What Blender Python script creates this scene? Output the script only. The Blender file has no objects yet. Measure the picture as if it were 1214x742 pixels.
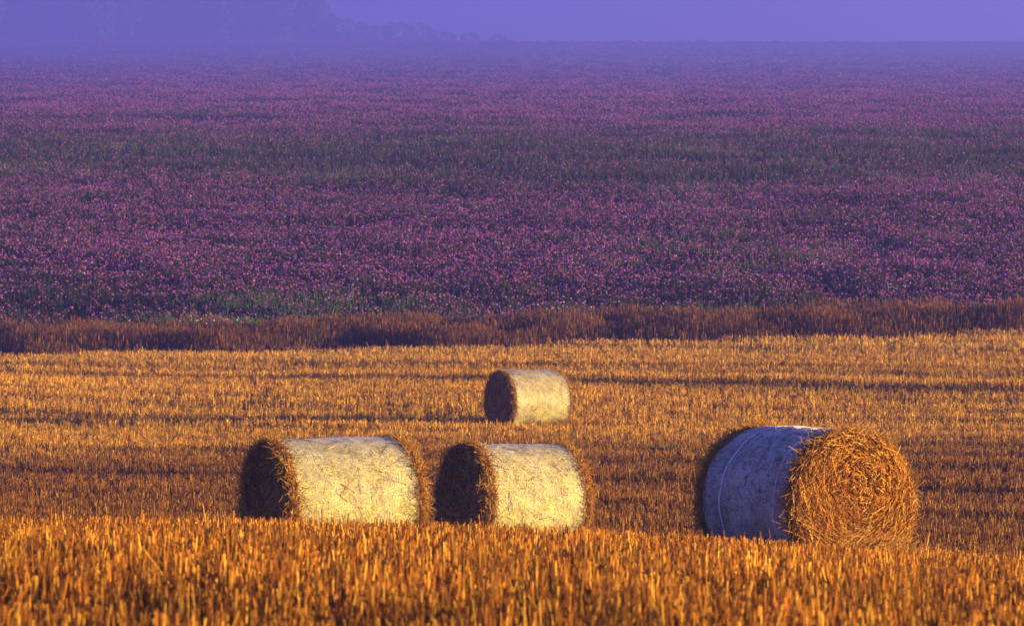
import bpy, math, numpy as np
rng = np.random.default_rng(7)
R = math.radians
scene = bpy.context.scene
COL = scene.collection

F = 5500.0            # focal length in photo pixels (photo 1214 px wide)
CX, CY = 607.0, 371.0

# --------------------------------------------------------------- sun
SUN_AZ, SUN_EL = R(74), R(5.2)     # azimuth: from behind the camera round to the right
SUN = np.array([math.sin(SUN_AZ)*math.cos(SUN_EL), -math.cos(SUN_AZ)*math.cos(SUN_EL), math.sin(SUN_EL)])

# --------------------------------------------------------------- smooth noise
def _hash(ix, iy, seed):
    n = (ix.astype(np.int64)*374761393 + iy.astype(np.int64)*668265263 + seed*1442695041) & 0x7fffffff
    n = ((n ^ (n >> 13))*1274126177) & 0x7fffffff
    n = n ^ (n >> 16)
    return (n & 0xffff)/65535.0
def vnoise(x, y, seed=0):
    x = np.asarray(x, float); y = np.asarray(y, float)
    ix = np.floor(x); iy = np.floor(y); fx = x-ix; fy = y-iy
    u = fx*fx*(3-2*fx); v = fy*fy*(3-2*fy)
    a = _hash(ix, iy, seed); b = _hash(ix+1, iy, seed); c = _hash(ix, iy+1, seed); d = _hash(ix+1, iy+1, seed)
    return (a*(1-u)+b*u)*(1-v)+(c*(1-u)+d*u)*v
def fbm(x, y, seed=0, o=4):
    s = 0; a = .5; t = 0
    for k in range(o):
        s = s+a*vnoise(x, y, seed+k*17); t += a; x = x*2.03+3.1; y = y*2.03+7.7; a *= .5
    return s/t
def sstep(a, b, x):
    t = np.clip((x-a)/(b-a), 0, 1); return t*t*(3-2*t)

# --------------------------------------------------------------- terrain
PD = np.array([-60, 0, 15, 22, 30, 36, 40, 44, 48, 56, 61, 70, 80, 90, 100, 115, 130, 145, 158, 165, 175, 230, 300, 450, 600, 1000, 1500, 2500, 3150, 3250, 3500, 4200, 8500, 9500], float)
PZ = np.array([-1.6, -1.5, -1.42, -1.50, -1.73, -1.97, -2.165, -2.37, -2.58, -3.02, -3.17, -3.28, -3.32, -3.24, -3.10, -2.90, -2.17, -1.68, -1.36, -0.95, 0.0, 4.5, 9.6, 18.2, 26.6, 48.8, 78.0, 139.0, 183.0, 188.0, 190.0, 205.0, 660.0, 760.0])
def _pchip_slopes(x, y):
    h = np.diff(x); d = np.diff(y)/h; m = np.zeros_like(y)
    for i in range(1, len(x)-1):
        m[i] = 0 if d[i-1]*d[i] <= 0 else (d[i-1]*h[i]+d[i]*h[i-1])/(h[i]+h[i-1])
    m[0] = d[0]; m[-1] = d[-1]
    return m
PM = _pchip_slopes(PD, PZ)
def profile(d):
    d = np.clip(d, PD[0], PD[-1]); i = np.clip(np.searchsorted(PD, d)-1, 0, len(PD)-2)
    h = PD[i+1]-PD[i]; t = (d-PD[i])/h
    return (2*t**3-3*t*t+1)*PZ[i]+(t**3-2*t*t+t)*h*PM[i]+(-2*t**3+3*t*t)*PZ[i+1]+(t**3-t*t)*h*PM[i+1]
def lateral(d):
    return np.interp(d, [0, 30, 44, 56, 75, 110, 160, 240, 400, 900], [-.028, -.036, -.040, -.014, .0, .012, .022, .010, 0.0, -.003])
def ground_z(x, y):
    x = np.asarray(x, float); y = np.asarray(y, float)
    xl = 40*np.tanh(x/40)
    z = profile(y)+lateral(y)*xl
    z = z+(fbm(x*.12, y*.10, 3, 3)-.5)*np.interp(y, [0, 30, 60, 120, 200, 500, 2500], [.05, .10, .12, .22, .5, 1.6, 6])
    z = z-.005*np.clip(x*x, 0, 60)*np.interp(y, [15, 36, 44, 60], [.3, 1, 1, 0])
    return z
def at(px, d):
    return (px-CX)/F*d

# --------------------------------------------------------------- scene-object helpers
def tag(o, label=None, cat=None, group=None, kind=None):
    if label: o['label'] = label
    if cat: o['category'] = cat
    if group: o['group'] = group
    if kind: o['kind'] = kind
    return o
def mesh_from(name, V, Q, mat, col=None, smooth=False, parent=None, T=None):
    """V (n,3); Q (m,4) quads; T (k,3) triangles; col (n,3) per-vertex colour of the thing itself."""
    me = bpy.data.meshes.new(name)
    nq = 0 if Q is None else len(Q); nt = 0 if T is None else len(T)
    me.vertices.add(len(V)); me.vertices.foreach_set('co', np.ascontiguousarray(V, np.float32).ravel())
    me.loops.add(nq*4+nt*3); me.polygons.add(nq+nt)
    li = []
    if nq: li.append(np.asarray(Q, np.int32).ravel())
    if nt: li.append(np.asarray(T, np.int32).ravel())
    me.loops.foreach_set('vertex_index', np.concatenate(li))
    st = np.concatenate([np.arange(nq)*4, nq*4+np.arange(nt)*3]).astype(np.int32)
    me.polygons.foreach_set('loop_start', st)
    if smooth: me.polygons.foreach_set('use_smooth', np.ones(nq+nt, bool))
    me.update(calc_edges=True)
    if col is not None:
        a = me.attributes.new('tint', 'FLOAT_COLOR', 'POINT')
        c = np.ones((len(V), 4), np.float32); c[:, :3] = col
        a.data.foreach_set('color', c.ravel())
    me.materials.append(mat)
    o = bpy.data.objects.new(name, me); COL.objects.link(o)
    if parent is not None: o.parent = parent
    return o
def strands(P, rad, col, sides=3):
    """P (N,K,3) centre lines, rad (N,K), col (N,3) -> V, Q, C : thin tapered prisms."""
    N, K, _ = P.shape
    t = np.gradient(P, axis=1); t /= np.linalg.norm(t, axis=2, keepdims=True)+1e-9
    ref = np.where(np.abs(t[..., 2:3]) < .8, np.array([0, 0, 1.]), np.array([1., 0, 0]))
    u = np.cross(t, ref); u /= np.linalg.norm(u, axis=2, keepdims=True)+1e-9
    v = np.cross(t, u)
    ph = rng.uniform(0, 2*np.pi, (N, 1, 1))+np.arange(sides)*(2*np.pi/sides)
    V = P[:, :, None, :]+rad[:, :, None, None]*(np.cos(ph)[..., None]*u[:, :, None, :]+np.sin(ph)[..., None]*v[:, :, None, :])
    V = V.reshape(-1, 3)
    b = (np.arange(N)*K*sides)[:, None, None]+(np.arange(K-1)*sides)[None, :, None]+np.arange(sides)[None, None, :]
    b2 = (np.arange(N)*K*sides)[:, None, None]+(np.arange(K-1)*sides)[None, :, None]+((np.arange(sides)+1) % sides)[None, None, :]
    Q = np.stack([b, b2, b2+sides, b+sides], -1).reshape(-1, 4)
    return V, Q, np.repeat(col, K*sides, 0)
def ribbons(P, Nn, wid, col):
    """flat bands lying on a surface: P (N,K,3), normals Nn (N,K,3), half widths (N,K)"""
    n, K, _ = P.shape
    t = np.gradient(P, axis=1); b = np.cross(Nn, t); b /= np.linalg.norm(b, axis=2, keepdims=True)+1e-9
    V = np.stack([P-b*wid[..., None], P+b*wid[..., None]], 2).reshape(-1, 3)
    i = (np.arange(n)*K*2)[:, None]+(np.arange(K-1)*2)[None]
    Q = np.stack([i, i+1, i+3, i+2], -1).reshape(-1, 4)
    return V, Q, np.repeat(col, K*2, 0)
def merge(parts):
    V, Q, C, n = [], [], [], 0
    for v, q, c in parts:
        V.append(v); Q.append(q+n); C.append(c); n += len(v)
    return np.concatenate(V), np.concatenate(Q), np.concatenate(C)

# --------------------------------------------------------------- materials
def new_mat(name):
    m = bpy.data.materials.new(name); m.use_nodes = True
    nt = m.node_tree; b = nt.nodes['Principled BSDF']
    return m, nt, b
def N(nt, t, **k):
    n = nt.nodes.new(t)
    for a, v in k.items(): setattr(n, a, v)
    return n
def tint_mat(name, rough=.6, spec=.25, nscale=60, namt=.35, transl=0.0, gain=1.0):
    m, nt, b = new_mat(name)
    a = N(nt, 'ShaderNodeAttribute', attribute_name='tint')
    g = N(nt, 'ShaderNodeNewGeometry'); no = N(nt, 'ShaderNodeTexNoise'); no.inputs['Scale'].default_value = nscale; no.inputs['Detail'].default_value = 2
    nt.links.new(g.outputs['Position'], no.inputs['Vector'])
    mr = N(nt, 'ShaderNodeMapRange'); mr.inputs[1].default_value = .3; mr.inputs[2].default_value = .7; mr.inputs[3].default_value = gain*(1-namt); mr.inputs[4].default_value = gain*(1+namt)
    nt.links.new(no.outputs['Fac'], mr.inputs[0])
    mu = N(nt, 'ShaderNodeVectorMath', operation='SCALE')
    nt.links.new(a.outputs['Color'], mu.inputs[0]); nt.links.new(mr.outputs[0], mu.inputs['Scale'])
    nt.links.new(mu.outputs[0], b.inputs['Base Color'])
    b.inputs['Roughness'].default_value = rough; b.inputs['Specular IOR Level'].default_value = spec
    if transl > 0:
        tr = N(nt, 'ShaderNodeBsdfTranslucent'); nt.links.new(mu.outputs[0], tr.inputs['Color'])
        mx = N(nt, 'ShaderNodeMixShader'); mx.inputs[0].default_value = transl
        nt.links.new(b.outputs[0], mx.inputs[1]); nt.links.new(tr.outputs[0], mx.inputs[2])
        nt.links.new(mx.outputs[0], nt.nodes['Material Output'].inputs['Surface'])
    return m
M_STUB = tint_mat('stubble_straw', .6, .12, 25, .3, gain=.80)
M_STRAW = tint_mat('bale_straw', .55, .18, 40, .3, gain=.84)
M_NETSTRAW = tint_mat('netted_straw', .42, .4, 40, .25)
M_DRY = tint_mat('dry_grass', .8, .1, 8, .25, gain=.80)
M_MEADOW = tint_mat('meadow_plants', .8, .1, 6, .25, gain=.86)
M_WOOD = tint_mat('woodland', .9, .05, .5, .3)
M_NETLINE = tint_mat('net_thread', .4, .45, 60, .15)

# ground: one sheet, soil and chaff on the field, dark earth and herbs on the hill
def ground_mat():
    m, nt, b = new_mat('ground_soil')
    g = N(nt, 'ShaderNodeNewGeometry'); sx = N(nt, 'ShaderNodeSeparateXYZ'); nt.links.new(g.outputs['Position'], sx.inputs[0])
    def noise(s, det=5):
        n = N(nt, 'ShaderNodeTexNoise'); n.inputs['Scale'].default_value = s; n.inputs['Detail'].default_value = det
        nt.links.new(g.outputs['Position'], n.inputs['Vector']); return n
    def ramp(fac, stops):
        r = N(nt, 'ShaderNodeValToRGB'); e = r.color_ramp.elements
        while len(e) < len(stops): e.new(.5)
        for el, (p, c) in zip(e, stops): el.position = p; el.color = (*c, 1)
        nt.links.new(fac, r.inputs[0]); return r.outputs[0]
    field = ramp(noise(9, 8).outputs['Fac'], [(.3, (.05, .018, .004)), (.5, (.11, .042, .008)), (.68, (.26, .11, .015))])
    hill = ramp(noise(.6, 9).outputs['Fac'], [(.3, (.010, .011, .008)), (.5, (.020, .020, .013)), (.7, (.045, .030, .030))])
    far = ramp(noise(.02, 9).outputs['Fac'], [(.35, (.03, .035, .03)), (.5, (.08, .055, .085)), (.65, (.06, .06, .04))])
    def mix(a, bb, e0, e1):
        mr = N(nt, 'ShaderNodeMapRange'); mr.inputs[1].default_value = e0; mr.inputs[2].default_value = e1
        nt.links.new(sx.outputs['Y'], mr.inputs[0])
        mx = N(nt, 'ShaderNodeMix', data_type='RGBA'); nt.links.new(mr.outputs[0], mx.inputs[0])
        nt.links.new(a, mx.inputs[6]); nt.links.new(bb, mx.inputs[7]); return mx.outputs[2]
    c = mix(mix(field, hill, 157, 158), far, 2900, 3300)
    nt.links.new(c, b.inputs['Base Color']); b.inputs['Roughness'].default_value = .95; b.inputs['Specular IOR Level'].default_value = .1
    bp = N(nt, 'ShaderNodeBump'); bp.inputs['Strength'].default_value = .6; bp.inputs['Distance'].default_value = .05
    nt.links.new(noise(14, 6).outputs['Fac'], bp.inputs['Height']); nt.links.new(bp.outputs[0], b.inputs['Normal'])
    return m
def axis_pts(*segs):
    out = []
    for a, b_, n in segs: out.append(np.linspace(a, b_, n, endpoint=False))
    return np.unique(np.concatenate(out))
gx = axis_pts((-1100, -120, 45), (-120, -30, 45), (-30, 30, 150), (30, 120, 50), (120, 260, 45), (260, 1101, 40))
gy = axis_pts((-60, 15, 25), (15, 170, 310), (170, 400, 150), (400, 1000, 100), (1000, 3600, 130), (3600, 9501, 60))
GX, GY = np.meshgrid(gx, gy)
GZ = ground_z(GX, GY)
nx, ny = len(gx), len(gy)
idx = np.arange(nx*ny).reshape(ny, nx)
Q = np.stack([idx[:-1, :-1], idx[:-1, 1:], idx[1:, 1:], idx[1:, :-1]], -1).reshape(-1, 4)
g = mesh_from('ground', np.stack([GX, GY, GZ], -1).reshape(-1, 3), Q, ground_mat(), smooth=True)
tag(g, kind='structure')

# --------------------------------------------------------------- stubble
def edge_y(x):            # where the stubble ends, in metres from the camera
    return 156.5+1.0*(fbm(np.asarray(x)*.25, 0*np.asarray(x), 5, 3)-.5)*2
def bands(x, y):
    """drilling rows and combine passes: 0..1, runs nearly across the view"""
    w = y+.6*x+2.2*(fbm(x*.05, y*.05, 11, 2)-.5)
    a = .5+.5*np.sin(w*2*np.pi/4.6)
    b = fbm(w*.8+3, x*.022, 21, 4)
    q = np.abs((w+40) % 17.0-6.0)                        # a pair of wheel tracks every 17 m
    tr = np.exp(-((q-.95)/.30)**2)
    tr = tr*sstep(.30, .55, fbm(x*.10, w*.02, 27, 3))
    b2 = fbm(w*2.6+9, x*.05, 23, 3)
    return np.clip((.25*a+1.8*(b-.5)+1.5*(b2-.5)+.45)*(1-.5*tr), 0, 1)
BALES = []               # (x, y, axis angle, half length, radius) filled below, to keep stalks out of the straw
def straw_cols(n, x, y, k=1.0):
    base = np.array([.46, .178, .012]); pale = np.array([.78, .43, .05]); brown = np.array([.17, .055, .005])
    t = rng.random(n)[:, None]; u = rng.random(n)[:, None]
    c = base*(.35+.95*t)
    c = np.where(u > .83, pale*(.75+.5*t), c)
    c = np.where(u < .29, brown*(.6+.7*t), c)
    return c*k
def make_stubble():
    X, Y = [], []
    for d0, d1, dens in [(17, 26, 520), (26, 34, 460), (34, 46, 400), (46, 60, 260), (60, 80, 210), (80, 105, 190), (105, 130, 165), (130, 159, 150)]:
        hw0 = d1*CX/F+3.5
        area = (d1-d0)*2*hw0; n = int(area*dens/5)
        cx = rng.uniform(-hw0, hw0, n); cy = rng.uniform(d0, d1, n)
        w = cy+.6*cx                                   # snap clumps to the drill rows
        row = .15; cy = cy+(np.round(w/row)*row-w)*.8
        k = 5
        X.append((cx[:, None]+rng.normal(0, .022, (n, k))).ravel()); Y.append((cy[:, None]+rng.normal(0, .022, (n, k))).ravel())
    x = np.concatenate(X); y = np.concatenate(Y)
    keep = (y < edge_y(x))
    b = bands(x, y)
    keep &= rng.random(len(x)) < (.42+.75*b)*(1-.35*(y < 46)*(fbm(x*3.1, y*1.3, 36, 2) < .46))
    for bx, by, an, hl, r in BALES:
        dx, dy = x-bx, y-by
        la = dx*np.cos(an)+dy*np.sin(an); lo = -dx*np.sin(an)+dy*np.cos(an)
        keep &= ~((np.abs(la) < hl+.02) & (np.abs(lo) < .62*r))
    x, y, b = x[keep], y[keep], b[keep]
    n = len(x)
    z = ground_z(x, y)
    patch = fbm(x*.8, y*.5, 31, 3)
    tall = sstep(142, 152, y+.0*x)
    dip_shade = sstep(50, 60, y)*(1-sstep(90, 108, y-.25*x))
    h = (.16+.05*patch+.14*(b-.35))*rng.uniform(.65, 1.25, n)*(1+.55*tall)*(1-.10*dip_shade)
    lean = rng.normal(0, .11, (n, 2)); strag = rng.random(n) < .05; lean[strag] *= 4.0
    big = rng.random(n) < .008; h[big] *= 1.35
    P0 = np.stack([x, y, z-.02], -1); P1 = P0+np.stack([lean[:, 0]*h, lean[:, 1]*h, h+.02], -1)
    P = np.stack([P0, P1], 1)
    r0 = rng.uniform(.0028, .0050, n)*np.interp(y, [20, 40, 90, 160], [.70, .85, 1.2, 1.65])
    rad = np.stack([r0*.9, r0], 1)
    c = straw_cols(n, x, y); mean_c = np.array([.38, .16, .015]); c = c+(mean_c-c)*np.interp(y, [60, 110], [0, .38])[:, None]
    tone = (.50+.80*b)*(.92+.18*patch)
    c *= tone[:, None]
    fg = 1-sstep(40, 50, y)
    c *= 1-fg[:, None]*np.array([.06, .20, .25])
    clump = fbm(x*2.6, y*1.1, 35, 3)
    c *= (1+fg*(1.5*(clump-.5)-.08))[:, None]
    h *= 1+fg*.9*(clump-.5)
    c = c*(1-.44*dip_shade[:, None]*np.array([.9, 1.05, 1.1]))  # shade over the hollow, painted into the stalk colour
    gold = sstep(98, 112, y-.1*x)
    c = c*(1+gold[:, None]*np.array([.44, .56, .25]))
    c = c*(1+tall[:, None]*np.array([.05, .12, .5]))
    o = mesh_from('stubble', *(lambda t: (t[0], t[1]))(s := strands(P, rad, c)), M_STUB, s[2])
    tag(o, 'short golden stubble standing over the whole mown field', 'stubble', kind='stuff')
    # chaff and broken straws lying between the stalks
    return o

# --------------------------------------------------------------- straw bales
def net_mat(dense=False):
    m, nt, b = new_mat('net_wrap')
    tc = N(nt, 'ShaderNodeTexCoord')
    def noise(sc, rot, s=1.0, det=3):
        mp = N(nt, 'ShaderNodeMapping'); mp.inputs['Scale'].default_value = sc; mp.inputs['Rotation'].default_value = rot
        nt.links.new(tc.outputs['Object'], mp.inputs[0])
        n = N(nt, 'ShaderNodeTexNoise'); n.inputs['Scale'].default_value = s; n.inputs['Detail'].default_value = det
        nt.links.new(mp.outputs[0], n.inputs['Vector']); return n.outputs['Fac']
    n1 = noise((14, 60, 60), (0, 0, .5)); n2 = noise((60, 14, 50), (.4, .3, -.6)); n3 = noise((3, 3, 3), (0, 0, 0))
    ad = N(nt, 'ShaderNodeMath', operation='MAXIMUM'); nt.links.new(n1, ad.inputs[0]); nt.links.new(n2, ad.inputs[1])
    r = N(nt, 'ShaderNodeValToRGB'); e = r.color_ramp.elements; e.new(.5)
    for el, (p, c) in zip(e, [(.40, (.14, .08, .02)), (.55, (.48, .34, .10)), (.72, (.78, .62, .22))]): el.position = p; el.color = (*c, 1)
    nt.links.new(ad.outputs[0], r.inputs[0])
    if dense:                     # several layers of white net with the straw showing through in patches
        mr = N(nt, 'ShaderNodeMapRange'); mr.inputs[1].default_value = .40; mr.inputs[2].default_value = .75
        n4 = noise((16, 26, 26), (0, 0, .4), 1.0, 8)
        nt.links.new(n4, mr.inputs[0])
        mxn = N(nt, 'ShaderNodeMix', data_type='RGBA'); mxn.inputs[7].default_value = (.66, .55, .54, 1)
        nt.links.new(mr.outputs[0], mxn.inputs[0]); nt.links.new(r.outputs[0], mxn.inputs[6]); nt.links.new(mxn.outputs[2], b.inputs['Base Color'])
    else:
        nt.links.new(r.outputs[0], b.inputs['Base Color'])
    b.inputs['Roughness'].default_value = .45; b.inputs['Specular IOR Level'].default_value = .4
    bp = N(nt, 'ShaderNodeBump'); bp.inputs['Strength'].default_value = .8; bp.inputs['Distance'].default_value = .012
    nt.links.new(ad.outputs[0], bp.inputs['Height']); nt.links.new(bp.outputs[0], b.inputs['Normal'])
    return m
M_NET = net_mat()
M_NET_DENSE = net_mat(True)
def core_mat():
    m, nt, b = new_mat('packed_straw')
    tc = N(nt, 'ShaderNodeTexCoord'); n = N(nt, 'ShaderNodeTexNoise'); n.inputs['Scale'].default_value = 45; n.inputs['Detail'].default_value = 5
    nt.links.new(tc.outputs['Object'], n.inputs['Vector'])
    r = N(nt, 'ShaderNodeValToRGB'); e = r.color_ramp.elements
    e[0].position = .35; e[0].color = (.035, .016, .005, 1); e[1].position = .7; e[1].color = (.17, .085, .022, 1)
    nt.links.new(n.outputs['Fac'], r.inputs[0]); nt.links.new(r.outputs[0], b.inputs['Base Color'])
    b.inputs['Roughness'].default_value = .9
    bp = N(nt, 'ShaderNodeBump'); bp.inputs['Distance'].default_value = .02; nt.links.new(n.outputs['Fac'], bp.inputs['Height']); nt.links.new(bp.outputs[0], b.inputs['Normal'])
    return m
M_CORE = core_mat()
def rad_noise(th, a, seed, amp):
    return amp*((fbm(np.cos(th)*2.2+a*1.3+9, np.sin(th)*2.2+a*.7+4, seed, 3)-.5)*2)
def bale(label, x, y, ang, L, D, seed, net=(.12, .12), stripes=False, tilt=0.0, n_end=8000, messy=1.0, drop=.03, n_fuzz=2600):
    """local axis = x. ang turns it about z. The thing's Empty stands on the ground under the bale."""
    rr = D/2; hl = L/2
    z = float(ground_z(x, y))-drop
    root = bpy.data.objects.new('straw_bale', None); COL.objects.link(root)
    root.location = (x, y, z); root.rotation_euler = (0, tilt, ang)
    tag(root, label, 'straw bale', 'round straw bales')
    BALES.append((x, y, ang, hl, rr))
    def surf(a, th, off=0.0):
        """point on the drum: a along the axis, th round it; the bottom sags flat"""
        r = rr+off+rad_noise(th, a*1.2, seed, .026)+.018*np.cos(np.pi*a/L)
        yy = r*np.cos(th); zz = r*np.sin(th)
        zz = np.where(zz < -.93*rr, -.93*rr+(zz+.93*rr)*.3, zz)
        return np.stack([a+0*th, yy, zz+rr], -1)
    # packed drum with closed, bulging ends
    na, nth = 30, 96
    A = np.linspace(-hl+.02, hl-.02, na); TH = np.linspace(0, 2*np.pi, nth, endpoint=False)
    AA, TT = np.meshgrid(A, TH, indexing='ij')
    body = surf(AA, TT, -.03).reshape(-1, 3)
    i = np.arange(na*nth).reshape(na, nth); j = np.roll(i, -1, 1)
    Qs = [np.stack([i[:-1], i[1:], j[1:], j[:-1]], -1).reshape(-1, 4)]
    V = [body]; n = len(body)
    nr = 14
    for s in (-1, 1):
        fr = np.linspace(1, .02, nr)
        ring = []
        for f in fr:
            p = surf(np.full(nth, s*(hl-.02)), TH, -.03); c = np.array([0, 0, rr])
            q = (p-[s*(hl-.02), 0, rr])*f
            bul = .055*(1-f*f)+.02*(fbm(q[:, 1]*6+seed, q[:, 2]*6, seed+3, 3)-.5)
            q[:, 0] = s*(hl-.02+bul); q[:, 2] += rr; ring.append(q)
        ring = np.concatenate(ring); V.append(ring)
        k = n+np.arange(nr*nth).reshape(nr, nth); l = np.roll(k, -1, 1)
        Qs.append((np.stack([k[:-1], l[:-1], l[1:], k[1:]], -1) if s > 0 else np.stack([k[:-1], k[1:], l[1:], l[:-1]], -1)).reshape(-1, 4)[:, ::-1])
        n += len(ring)
    mesh_from('packed_straw', np.concatenate(V), np.concatenate(Qs), M_CORE, smooth=True, parent=root)
    # net wrap: the skin between the two bare straw rims
    a0, a1 = -hl+net[0], hl-net[1]
    na, nth = 60, 220
    A = np.linspace(a0, a1, na); TH = np.linspace(0, 2*np.pi, nth, endpoint=False)
    AA, TT = np.meshgrid(A, TH, indexing='ij')
    bump = .006*(fbm(AA*30, TT*22, seed+5, 2)-.5)*2
    Vn = surf(AA, TT, bump).reshape(-1, 3)
    i = np.arange(na*nth).reshape(na, nth); j = np.roll(i, -1, 1)
    Qn = np.stack([i[:-1], i[1:], j[1:], j[:-1]], -1).reshape(-1, 4)
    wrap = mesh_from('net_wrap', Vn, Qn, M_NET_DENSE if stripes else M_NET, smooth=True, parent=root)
    # straw pressed under the net, and the pale threads of the net over it
    ns = int((2600 if stripes else 5200)*L/1.4)
    ca = rng.uniform(a0+.02, a1-.02, ns); ct = rng.uniform(-.35*np.pi, 1.35*np.pi, ns)
    ln = rng.uniform(.04, .16, ns); an = rng.normal(0, .75, ns)+np.where(rng.random(ns) < .5, np.pi/2, .2)
    tt = np.linspace(-.5, .5, 3)[None]
    pa = np.clip(ca[:, None]+ln[:, None]*tt*np.cos(an)[:, None], a0, a1); pt = ct[:, None]+ln[:, None]*tt*np.sin(an)[:, None]/rr
    P = surf(pa, pt, .005+rng.uniform(0, .003, (ns, 1)))
    def nrm(a, th, roll=0.0):
        return np.stack([0*th+0*a, np.cos(th), np.sin(th)], -1)
    NN = nrm(pa, pt)+rng.normal(0, .16, (ns, 1, 3)); NN /= np.linalg.norm(NN, axis=2, keepdims=True)
    w = rng.uniform(.0022, .0046, ns)[:, None]*np.array([[.7, 1, .6]])
    u = rng.random(ns)[:, None]
    c = np.where(u < (.45 if stripes else .27), np.array([.17, .09, .02])*(.6+rng.random((ns, 1))), np.array([.90, .68, .07])*(.50+.75*rng.random((ns, 1))))
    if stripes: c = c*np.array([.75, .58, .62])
    s1 = ribbons(P, NN, w, np.minimum(c, .88))
    nk = int((150 if stripes else 75)*L/1.4)              # single long straws caught on the outside of the net
    ka = rng.uniform(a0+.05, a1-.05, nk); kt = rng.uniform(-.2*np.pi, 1.2*np.pi, nk); kl = rng.uniform(.10, .34, nk)*(.5 if stripes else 1); kn = rng.uniform(0, np.pi, nk)
    tk = np.linspace(-.5, .5, 4)[None]
    Pk = surf(np.clip(ka[:, None]+kl[:, None]*tk*np.cos(kn)[:, None], a0, a1), kt[:, None]+kl[:, None]*tk*np.sin(kn)[:, None]/rr, .012+rng.uniform(0, .05, (nk, 1))*np.clip(tk, 0, 1))
    ck = np.where(rng.random((nk, 1)) < .55, np.array([.16, .065, .012]), np.array([.72, .42, .06]))*rng.uniform(.6, 1.3, (nk, 1))
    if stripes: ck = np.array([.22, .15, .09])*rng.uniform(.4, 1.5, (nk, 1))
    s2 = strands(Pk, rng.uniform(.0022, .0045, (nk, 1))*np.ones((1, 4)), ck)
    s_ = merge([s1, s2])
    o = mesh_from('pressed_straw', s_[0], s_[1], M_NETSTRAW, s_[2], parent=wrap)
    nl = int((a1-a0)/(.017 if stripes else .021))
    la = np.linspace(a0+.006, a1-.006, nl); K = 100
    th = np.linspace(-.45*np.pi, 1.45*np.pi, K)
    wob = .006*(fbm(th[None]*5+0*la[:, None], la[:, None]*50, seed+9, 2)-.5)*2
    P = surf(la[:, None]+wob, np.repeat(th[None], nl, 0), .0095)
    NL = nrm(0*la[:, None], np.repeat(th[None], nl, 0))
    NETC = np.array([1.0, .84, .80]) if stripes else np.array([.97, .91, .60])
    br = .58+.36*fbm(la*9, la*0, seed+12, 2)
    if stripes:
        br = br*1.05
    radn = np.full((nl, K), .0021)
    parts = [ribbons(P, NL, radn, br[:, None]*NETC)]
    thick = np.clip(.30+1.5*(fbm(th[None]*4+7, la[:, None]*7, seed+15, 4)-.30), .15, 1.0)      # the net lies thicker here and there
    parts[0] = (parts[0][0], parts[0][1], np.minimum(parts[0][2]*np.repeat(thick.reshape(-1), 2)[:, None]*1.15, .95))
    # the zig-zag cross threads
    nz = int(nl-1); Kz = 260; th = np.linspace(-.45*np.pi, 1.45*np.pi, Kz)
    zig = np.where(np.arange(Kz) % 2 == 0, 0.0, (a1-a0)/nl)
    P = surf(la[:-1, None]+zig[None], np.repeat(th[None], nz, 0), .015)
    parts.append(strands(P, np.full((nz, Kz), .0013 if stripes else .00125), np.full((nz, 1), .92)*(np.array([1.0, .84, .84]) if stripes else np.array([.95, .93, .97]))))
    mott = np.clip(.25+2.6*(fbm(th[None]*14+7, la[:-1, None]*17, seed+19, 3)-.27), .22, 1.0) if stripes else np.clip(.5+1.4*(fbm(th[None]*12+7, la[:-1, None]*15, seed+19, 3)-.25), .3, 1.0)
    parts[1] = (parts[1][0], parts[1][1], parts[1][2]*np.repeat(mott.reshape(-1), 3)[:, None])
    nv, nq, nc = merge(parts)
    mesh_from('net_threads', nv, nq, M_NETLINE, nc, parent=wrap)
    if stripes:                       # rolled hems of the net, pale lines round the drum
        for fa, rr2 in ((.22, .0036), (.85, .0026)):
            a = a0+(a1-a0)*fa; K = 120; th = np.linspace(-.45*np.pi, 1.45*np.pi, K)
            k = 3
            P = surf(a+.008*np.arange(k)[:, None]+.012*(fbm(th[None]*2, 0*th[None], seed+int(fa*50), 2)-.5)+0*th[None], np.repeat(th[None], k, 0), .014)
            mesh_from('net_hem', *(s_ := strands(P, rr2*(.5+1.0*fbm(th[None]*3, 0*th[None]+np.arange(k)[:, None], seed+4, 2)), np.full((k, 1), .85)*NETC))[:2], M_NETLINE, s_[2], parent=wrap)
    # straw ends
    for s in (-1, 1):
        ne = n_end if s == face_side(ang) else int(n_end*.45)
        f = np.sqrt(rng.uniform(0.0, 1.0, ne)); th = rng.uniform(0, 2*np.pi, ne)
        ln = rng.uniform(.07, .26, ne)*(.55+.45*f)
        dirn = rng.normal(0, .46, ne)+np.where(f < .38, rng.normal(0, .9, ne), 0)   # angle off the winding direction
        K = 4; t = np.linspace(-.5, .5, K)[None]
        rad_ = f*rr*.985
        tang = np.stack([-np.sin(th), np.cos(th)], -1); radi = np.stack([np.cos(th), np.sin(th)], -1)
        dv = np.cos(dirn)[:, None]*tang+np.sin(dirn)[:, None]*radi
        curve = -(np.cos(dirn)**2/np.maximum(rad_, .12))*.5
        p2 = rad_[:, None, None]*radi[:, None]+ln[:, None, None]*t[..., None]*dv[:, None]+(curve[:, None]*(ln[:, None]*t)**2)[..., None]*radi[:, None]
        bul = .055*(1-np.minimum((p2**2).sum(-1)/rr**2, 1))+.012
        out = rng.exponential(.017, ne)[:, None]*1.0+np.abs(rng.normal(0, .05, ne))[:, None]*np.clip(t+.1, 0, 1)*messy*1.4
        P = np.stack([s*(hl-.02+bul+out), p2[..., 0], p2[..., 1]+rr], -1)
        zlow = P[..., 2] < .02; P[..., 2] = np.where(zlow, .02, P[..., 2])
        w = rng.uniform(.0019, .0045, ne)[:, None]*np.array([[.8, 1, 1, .6]])
        u = rng.random((ne, 1)); v = rng.random((ne, 1))
        c = np.array([.76, .30, .022])*(.55+.7*v)
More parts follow.
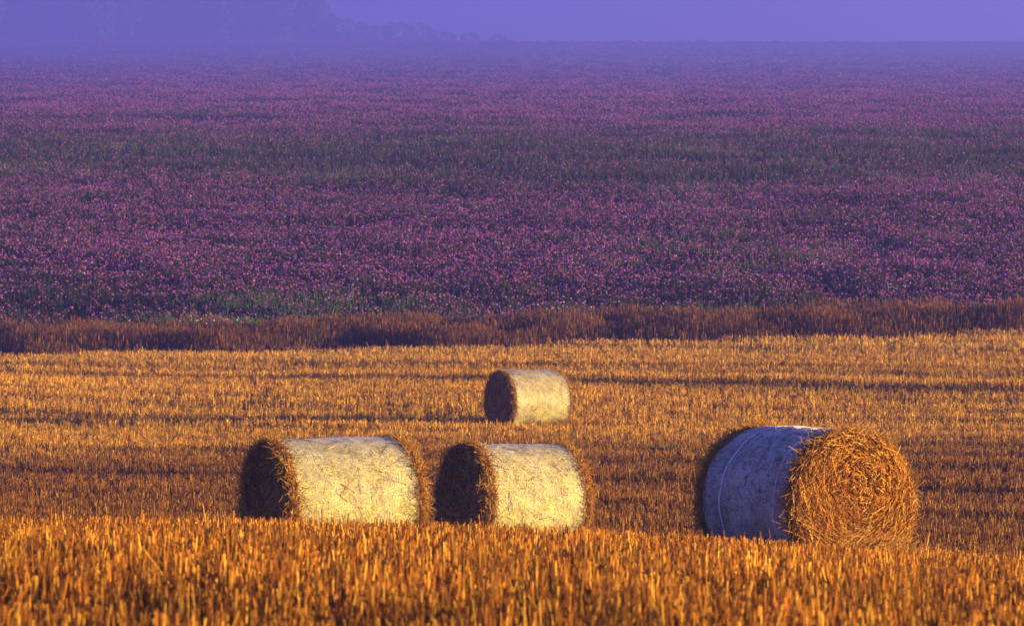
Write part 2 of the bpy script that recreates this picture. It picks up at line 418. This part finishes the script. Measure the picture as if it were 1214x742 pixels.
        c = np.where(u > .80, np.array([.90, .54, .09])*(.8+.4*v), c)
        c = np.where(u < .30, np.array([.17, .05, .006])*(.6+.8*v), c)
        # fringe round the rim: loose straws standing off the corner, bent back over the drum
        nf = int(n_fuzz); ft = rng.uniform(-.15*np.pi, 1.15*np.pi, nf) if True else 0
        depth = net[0] if s < 0 else net[1]
        fa = s*(hl-rng.uniform(-.03, 1.0, nf)*(depth+.02))
        base = surf(fa, ft, -.02)
        rv = np.stack([0*ft, np.cos(ft), np.sin(ft)], -1); tv = np.stack([0*ft, -np.sin(ft), np.cos(ft)], -1); av = np.array([[1., 0, 0]])
        sg = np.where(rng.random(nf) < .5, -1, 1)
        d1 = rv*rng.uniform(.02, .55, (nf, 1))+tv*(sg*rng.uniform(.3, 1.0, nf))[:, None]+av*rng.normal(0, .38, (nf, 1))+av*s*.12
        d1 /= np.linalg.norm(d1, axis=1, keepdims=True)
        lf = rng.uniform(.05, .20, nf)*messy
        bend = rng.normal(0, .25, (nf, 1, 3))
        tf = np.linspace(0, 1, K)[None, :, None]
        Pf = base[:, None]+d1[:, None]*lf[:, None, None]*tf+bend*lf[:, None, None]*tf**2
        rr_now = np.sqrt(Pf[..., 1]**2+(Pf[..., 2]-rr)**2)
        wf = rng.uniform(.0022, .0042, nf)[:, None]*np.array([[1, 1, .9, .6]])
        uf = rng.random((nf, 1))
        cf = np.array([.50, .205, .020])*(.5+.8*rng.random((nf, 1)))
        cf = np.where(uf > .8, np.array([.74, .46, .10])*(.7+.4*rng.random((nf, 1))), cf)
        ev, eq, ec = merge([strands(P, w, c), strands(Pf, wf, cf)])
        mesh_from('straw_end', ev, eq, M_STRAW, ec, parent=root)
    return root
def face_side(ang):
    return -1 if math.sin(ang) > 0 else 1     # the end nearer the camera
bale('long straw bale leftmost in the front row, sunlit pale net and a shaggy dark end', at(397, 56), 56.0, R(26), 1.72, 1.50, 3, tilt=R(-1.5), net=(.075, .07))
bale('middle straw bale of the front row with sunlit net, just right of the longest bale', at(606, 61), 61.0, R(28), 1.46, 1.50, 11, tilt=R(2.2), net=(.07, .06), messy=.9)
bale('straw bale alone farther back on the field, behind the front row', at(626, 115), 115.0, R(30), 1.62, 1.53, 23, drop=.10, net=(.05, .06), n_end=3000, messy=.7, n_fuzz=1200)
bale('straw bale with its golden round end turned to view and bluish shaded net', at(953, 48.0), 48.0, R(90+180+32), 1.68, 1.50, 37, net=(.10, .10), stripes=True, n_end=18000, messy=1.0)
make_stubble()
def loose_straw():
    bx, by = at(1048, 46.6), 46.6; n = 420
    x = bx+rng.normal(0, .17, n); y = by+rng.normal(0, .12, n); z = ground_z(x, y)
    a = rng.normal(R(35), .45, n); el = np.abs(rng.normal(.55, .30, n)); l = rng.uniform(.18, .48, n)
    z0 = z+rng.uniform(.04, .40, n)
    t = np.linspace(-.5, .5, 4)[None]
    d = np.stack([np.cos(el)*np.cos(a), .3*np.cos(el)*np.sin(a), np.sin(el)], -1)
    P = np.stack([x, y, z0], -1)[:, None]+d[:, None]*(l[:, None]*t)[..., None]
    P[..., 2] -= .25*(t**2)*l[:, None]
    v, q, c = strands(P, rng.uniform(.0028, .0055, (n, 1))*np.array([[.8, 1, 1, .6]]), np.array([.62, .28, .03])*rng.uniform(.4, 1.4, (n, 1)))
    o = mesh_from('loose_straw', v, q, M_STRAW, c)
    tag(o, 'loose straw spilled at the foot of the golden bale end', 'straw', kind='stuff')
loose_straw()

def px_ground(px, py, lo, hi):
    """the point of the ground seen at a photo pixel, searched between two distances"""
    d = np.linspace(lo, hi, 4000); zz = ground_z(at(px, d), d)
    k = np.argmin(np.abs(CY-zz/d*F-py)); return at(px, d[k]), d[k]

# --------------------------------------------------------------- rough grass strip along the field edge
def blades(x, y, h, wid, cb, ct, lean=.25, K=3):
    n = len(x); z = ground_z(x, y)
    t = np.linspace(0, 1, K)[None, :, None]
    ln = rng.normal(0, lean, (n, 1, 2)); P = np.zeros((n, K, 3))
    P[..., :2] = np.stack([x, y], -1)[:, None]+ln*h[:, None, None]*t**1.6
    P[..., 2] = z[:, None]-.03+h[:, None]*t[..., 0]
    V, Q, _ = strands(P, wid[:, None]*np.linspace(1, .45, K)[None], cb)
    c = cb[:, None, None]*(1-t[..., None])[:, :, 0, None] if False else None
    tt = np.repeat(np.linspace(0, 1, K), 3)[None, :, None]
    C = cb[:, None]*(1-tt)+ct[:, None]*tt
    return V, Q, C.reshape(-1, 3)
def make_strip():
    n = 70000
    x = rng.uniform(-24.5, 24.5, n); y = edge_y(x)+rng.uniform(.6, 9.5, n)
    cl = fbm(x*.55, y*.35, 41, 4)
    front = sstep(3.2, 1.2, y-edge_y(x)) if False else 1-sstep(1.0, 3.0, y-edge_y(x)+2*(fbm(x*.4, 0*x, 43, 2)-.5)-1.5*np.exp(-((x+5.6)/1.9)**2)*(.5+fbm(x*1.1, y*.8, 45, 2)))
    h = (.42+.75*cl+.38*fbm(x*.22, y*.1, 77, 3))*rng.uniform(.6, 1.1, n)*(1-.62*front)
    cb = np.array([.045, .016, .010])*rng.uniform(.5, 1.4, (n, 1)); ct = np.array([.19, .076, .024])*rng.uniform(.5, 1.5, (n, 1))
    tan = (rng.random(n) < .30)[:, None]; ct = np.where(tan, np.array([.16, .11, .035])*rng.uniform(.5, 1.3, (n, 1)), ct)
    gr = (rng.random(n) < np.clip(.05+.6*front+1.6*(fbm(x*.3, y*.5, 79, 3)-.5), .04, .9))[:, None]
    cb = np.where(gr, np.array([.03, .04, .015])*rng.uniform(.5, 1.4, (n, 1)), cb); ct = np.where(gr, np.array([.085, .090, .03])*rng.uniform(.5, 1.4, (n, 1)), ct)
    V, Q, C = blades(x, y, h, rng.uniform(.004, .010, n), cb, ct, .16)
    # seed heads on the taller stalks
    m = rng.random(n) < .35; xs, ys, hs = x[m], y[m], h[m]; k = len(xs); zs = ground_z(xs, ys)+hs
    P = np.zeros((k, 3, 3)); l = rng.normal(0, .08, (k, 2))
    for i, f in enumerate((-.22, -.10, .04)):
        P[:, i, 0] = xs+l[:, 0]*(1+f); P[:, i, 1] = ys+l[:, 1]*(1+f); P[:, i, 2] = zs+f
    hv, hq, hc = strands(P, rng.uniform(.010, .022, (k, 1))*np.array([[.6, 1, .3]]), np.array([.19, .072, .024])*rng.uniform(.5, 1.5, (k, 1)))
    V, Q, C = merge([(V, Q, C), (hv, hq, hc)])
    o = mesh_from('dry_grass', V, Q, M_DRY, C)
    tag(o, 'tall rusty brown dry grass along the far edge of the stubble', 'grass', kind='stuff')
make_strip()

# --------------------------------------------------------------- flowering hillside
OCT = np.array([[1, 0, 0], [0, 1, 0], [-1, 0, 0], [0, -1, 0], [0, 0, .8], [0, 0, -.6]], float)
OT = np.array([[0, 1, 4], [1, 2, 4], [2, 3, 4], [3, 0, 4], [1, 0, 5], [2, 1, 5], [3, 2, 5], [0, 3, 5]])
def blobs(C0, r, col):
    n = len(C0)
    a = rng.uniform(0, 1.6, n); ca, sa = np.cos(a), np.sin(a)
    o = OCT[None]*r[:, None, None]*rng.uniform(.75, 1.25, (n, 6, 1))
    ox = o[..., 0]*ca[:, None]-o[..., 1]*sa[:, None]; oy = o[..., 0]*sa[:, None]+o[..., 1]*ca[:, None]
    V = C0[:, None]+np.stack([ox, oy, o[..., 2]], -1)
    T = OT[None]+(np.arange(n)*6)[:, None, None]
    return V.reshape(-1, 3), T.reshape(-1, 3), np.repeat(col, 6, 0)
def flower_share(x, y):
    """how thickly the pink heads stand: broad drifts across the slope"""
    w = y+1.1*x*.25+np.interp(y, [165, 260, 400], [22, 60, 150])*(fbm(x*.035, y*.016, 51, 3)-.5)
    f = np.interp(w, [160, 176, 190, 238, 270, 330, 470, 620, 2700], [.15, .40, 1.0, 1.0, .24, .18, .75, 1.0, 1.0])
    return np.clip(f*(.10+1.75*fbm(x*.12, y*.05, 53, 4)), 0, 1.2)
def make_meadow():
    n = 480000
    # sample so that the near slope, seen large, is planted thickest
    q = rng.random(n); d = 165.0*(3230.0/165.0)**(q**1.8)
    hw = d*CX/F*1.22+6; x = rng.uniform(-1, 1, n)*hw; y = d+.0*x
    y = np.maximum(y, edge_y(x)+8.0)
    z = ground_z(x, y); sc = np.interp(d, [165, 300, 930, 2680], [1, 1.2, 2.4, 6.5])
    cl = fbm(x*.5, y*.3, 61, 3)
    h = (.35+.5*cl)*rng.uniform(.6, 1.25, n)
    fs = flower_share(x, y); isf = rng.random(n) < np.interp(d, [165, 260, 420], [.47, .52, .88])*fs
    # leafy stems
    g0 = np.array([.012, .016, .008]); g1 = np.array([.034, .044, .018]); br = np.array([.040, .018, .016])
    u = rng.random((n, 1)); v = rng.uniform(.5, 1.5, (n, 1))
    olive = np.interp(d, [225, 275, 340, 470], [0, 1, 1, 0])[:, None]; g1 = g1+olive*np.array([.026, .026, .004])
    fringe = 1-sstep(168, 173, d+4*(fbm(x*.3, 0*x, 58, 2)-.5))
    lush = (sstep(.60, .72, fbm(x*.10+5, y*.06, 57, 3))*np.interp(d, [165, 200, 400], [1, .6, .5])+fringe*.8)[:, None]
    ct = np.where(u < .3*(1-lush), br*v, (g1+lush*np.array([.03, .05, .012]))*v); cb = g0*v
    K = 3; P = np.zeros((n, K, 3)); ln = rng.normal(0, .28, (n, 2)); t = np.linspace(0, 1, K)
    P[..., 0] = x[:, None]+ln[:, :1]*h[:, None]*t; P[..., 1] = y[:, None]+ln[:, 1:]*h[:, None]*t; P[..., 2] = z[:, None]-.03+(h[:, None]+.03)*t
    w = rng.uniform(.012, .034, n)*sc
    V, Q, _ = strands(P, w[:, None]*np.array([[.8, 1.1, .4]]), cb)
    tt = np.repeat(t, 3)[None, :, None]; C = (cb[:, None]*(1-tt)+ct[:, None]*tt).reshape(-1, 3)
    # heads
    tip = P[isf, -1]; k = len(tip); dh = d[isf]
    rep = 2
    tip = np.repeat(tip, rep, 0); dh = np.repeat(dh, rep); k *= rep
    tip = tip+rng.normal(0, .07, (k, 3))*np.array([1, 1, .6])*np.interp(dh, [165, 930], [1, 2.5])[:, None]
    r = rng.uniform(.022, .056, k)*np.interp(dh, [165, 300, 930, 2680], [1, 1.2, 2.3, 5])
    u = rng.random((k, 1)); v = rng.uniform(.55, 1.4, (k, 1))
    ch = np.array([.42, .110, .275])*v
    ch = ch*np.interp(dh, [260, 600], [1, 1.25])[:, None]
    ch = np.where(u < .22, np.array([0.232, 0.065, 0.348])*v, ch)
    ch = np.where(u > .80, np.array([0.348, 0.080, 0.123])*v, ch)
    ch = np.where(u > .965, np.array([.42, .30, .42])*v, ch)
    bv, bt, bc = blobs(tip, r, ch)
    o = mesh_from('flower_meadow', np.concatenate([V, bv]), Q, M_MEADOW, np.minimum(np.concatenate([C, bc]), .9), T=bt+len(V))
    tag(o, 'purple pink wild flowers covering the hillside behind the stubble field', 'flowers', kind='stuff')
make_meadow()

# --------------------------------------------------------------- wood on the crest, far off
def make_woods():
    VV, TT, CC, n0 = [], [], [], 0
    SV, n = [], 0
    trees = []
    for i in range(34):
        px = -120+490*(i+rng.uniform(-.4, .4))/34; d = rng.uniform(3260, 3420); trees.append((at(px, d), d, rng.uniform(36, 46)))
    for px, h in ((382, 30), (370, 37), (398, 19), (422, 17), (448, 15), (470, 16), (498, 13), (528, 11), (556, 9), (590, 7)):
        trees.append((at(px, 3270), 3270, h))
    st = []
    for (x, y, h) in trees:
        z = float(ground_z(x, y)); m = int(1100*max(h, 18)/34)
        u = rng.normal(0, 1, (m, 3)); u /= np.linalg.norm(u, axis=1, keepdims=True)
        rr_ = rng.uniform(.55, 1, m)[:, None]**.5
        lob = 1+.55*(vnoise(u[:, 0]*1.7+x, u[:, 2]*1.7+u[:, 1]+y, 5)-.5)[:, None]
        wx = .36 if h > 22 else .9
        c = np.array([x, y, z+h*.50])+u*rr_*lob*np.array([h*wx, h*wx, h*.50])
        cl = fbm(c[:, 0]*.5, c[:, 2]*.6+c[:, 1]*.4, 71, 2)
        c = c[cl > .30]; m = len(c)
        v, t, col = blobs(c, rng.uniform(.025, .05, m)*(h+6), np.array([.040, .055, .026])*rng.uniform(.6, 1.4, (m, 1)))
        VV.append(v); TT.append(t+n0); CC.append(col); n0 += len(v)
        P = np.array([[[x, y, z-.2], [x+.1, y, z+h*.3], [x+.2, y, z+h*.7]]]); st.append((P, np.array([[.22, .18, .06]])*h/13))
    v, q, c = strands(np.concatenate([s[0] for s in st]), np.concatenate([s[1] for s in st]), np.full((len(st), 3), .05), 6)
    V = np.concatenate(VV+[v]); C = np.concatenate(CC+[c])
    o = mesh_from('woods', V, q+n0, M_WOOD, C, T=np.concatenate(TT))
    tag(o, 'wood on the crest of the hill fading into violet haze', 'woods', kind='stuff')
make_woods()

# --------------------------------------------------------------- small plants and stones one can point at
M_WEED = tint_mat('weed_leaves', .6, .2, 20, .3)
def weed(label, cat, x, y, h, spread, n, cb, ct, blossom=None, nb=0, rb=.03, name='weed', sub_='leaves', group=None):
    z = float(ground_z(x, y))
    root = bpy.data.objects.new(name, None); COL.objects.link(root); root.location = (x, y, z)
    tag(root, label, cat, group)
    a = rng.uniform(0, 2*np.pi, n); r = spread*np.sqrt(rng.random(n)); hh = h*rng.uniform(.45, 1.05, n)
    K = 4; t = np.linspace(0, 1, K)[None]
    P = np.zeros((n, K, 3)); o = rng.uniform(.2, 1.0, n)*spread*.8
    P[..., 0] = (r*.5*np.cos(a))[:, None]+(o*np.cos(a))[:, None]*t**1.4
    P[..., 1] = (r*.5*np.sin(a))[:, None]+(o*np.sin(a))[:, None]*t**1.4
    P[..., 2] = hh[:, None]*t-.02
    V, Q, C = strands(P, rng.uniform(.006, .016, (n, 1))*np.array([[.6, 1.2, 1, .3]])*(h/.3)**.5, np.array(cb)*rng.uniform(.5, 1.4, (n, 1)))
    mesh_from(sub_, V, Q, M_WEED, C, parent=root)
    if nb:
        k = rng.integers(0, n, nb); tip = P[k, -1]+rng.normal(0, .03, (nb, 3))
        v, tr, c = blobs(tip, rng.uniform(.5, 1.2, nb)*rb, np.array(blossom)*rng.uniform(.7, 1.1, (nb, 1)))
        mesh_from('blossoms', v, None, M_WEED, c, parent=root, T=tr)
    return root
x, y = px_ground(786, 541, 85, 112)
weed('low green weed in the stubble between the middle bale and the golden ended bale', 'weed', x, y, .26, .34, 220, (.05, .085, .02), None)
x, y = px_ground(1060, 360, 166, 180)
weed('clump of whitish flowers at the foot of the purple hillside', 'flowers', x, y, .75, .45, 120, (.04, .055, .02), None, (.62, .52, .52), 46, .045, name='flower_clump', sub_='stems')
x, y = px_ground(682, 392, 157.5, 168)
weed('white blossoming herb among the rusty grass right of centre', 'flowers', x, y, .95, .9, 130, (.04, .055, .02), None, (.60, .55, .50), 9, .05, name='flower_clump', sub_='stems')
x, y = px_ground(248, 408, 157, 166)
weed('bushy pale flowered herb in the rusty grass, left part of the strip', 'flowers', x, y-.6, 1.0, 1.1, 240, (.05, .060, .03), None, (.70, .62, .60), 44, .042, name='flower_clump', sub_='stems')
# --------------------------------------------------------------- haze
def make_haze():
    x0, x1, y0, y1, z0, z1 = -1105, 1105, -62, 9510, float(GZ.min())-1.5, float(GZ.max())+12
    V = np.array([[x, y, z] for z in (z0, z1) for y in (y0, y1) for x in (x0, x1)], float)
    Q = np.array([[0, 2, 3, 1], [4, 5, 7, 6], [0, 1, 5, 4], [2, 6, 7, 3], [0, 4, 6, 2], [1, 3, 7, 5]])
    m = bpy.data.materials.new('haze_air'); m.use_nodes = True; nt = m.node_tree
    nt.nodes.remove(nt.nodes['Principled BSDF'])
    pv = N(nt, 'ShaderNodeVolumePrincipled'); pv.inputs['Color'].default_value = (.26, .275, 1.0, 1); pv.inputs['Density'].default_value = .00053
    pv.inputs['Anisotropy'].default_value = .15
    nt.links.new(pv.outputs[0], nt.nodes['Material Output'].inputs['Volume'])
    o = mesh_from('haze', V, Q, m); tag(o, kind='stuff'); o['label'] = 'violet morning haze lying over the hill'; o['category'] = 'haze'
make_haze()

# --------------------------------------------------------------- light, sky, camera
w = bpy.data.worlds.new('World'); scene.world = w; w.use_nodes = True; nt = w.node_tree
bg = nt.nodes['Background']; sky = N(nt, 'ShaderNodeTexSky', sky_type='NISHITA'); sky.sun_disc = False
sky.sun_elevation = SUN_EL
sky.sun_rotation = math.atan2(SUN[0], SUN[1])
sky.air_density = 1.0; sky.dust_density = .6; sky.ozone_density = 6.0
mx = N(nt, 'ShaderNodeMix', data_type='RGBA', blend_type='MULTIPLY'); mx.inputs[0].default_value = 1; mx.inputs[7].default_value = (1.80, 1.0, 1.62, 1)
nt.links.new(sky.outputs[0], mx.inputs[6]); nt.links.new(mx.outputs[2], bg.inputs['Color'])
bg.inputs['Strength'].default_value = .115
ld = bpy.data.lights.new('sun', 'SUN'); ld.energy = 5.0; ld.angle = R(.5); ld.color = (1.0, .75, .24)
lo = bpy.data.objects.new('sun', ld); COL.objects.link(lo)
import mathutils
lo.rotation_euler = mathutils.Vector(SUN).to_track_quat('Z', 'Y').to_euler(); lo.location = (40, -30, 40)

cd = bpy.data.cameras.new('camera'); cam = bpy.data.objects.new('camera', cd); COL.objects.link(cam)
cam.location = (0, 0, 0); cam.rotation_euler = (R(90), 0, 0)
cd.sensor_width = 36; cd.lens = F/1214*36; cd.clip_start = .5; cd.clip_end = 20000
cd.dof.use_dof = True; cd.dof.focus_distance = 62; cd.dof.aperture_fstop = (cd.lens/1000)/.020
scene.camera = cam
vs = scene.view_settings; vs.view_transform = 'Standard'; vs.look = 'None'; vs.exposure = 1.68; vs.gamma = 1
cy = scene.cycles
cy.max_bounces = 6; cy.diffuse_bounces = 3; cy.glossy_bounces = 2; cy.transmission_bounces = 2; cy.volume_bounces = 2; cy.transparent_max_bounces = 4
cy.use_denoising = True
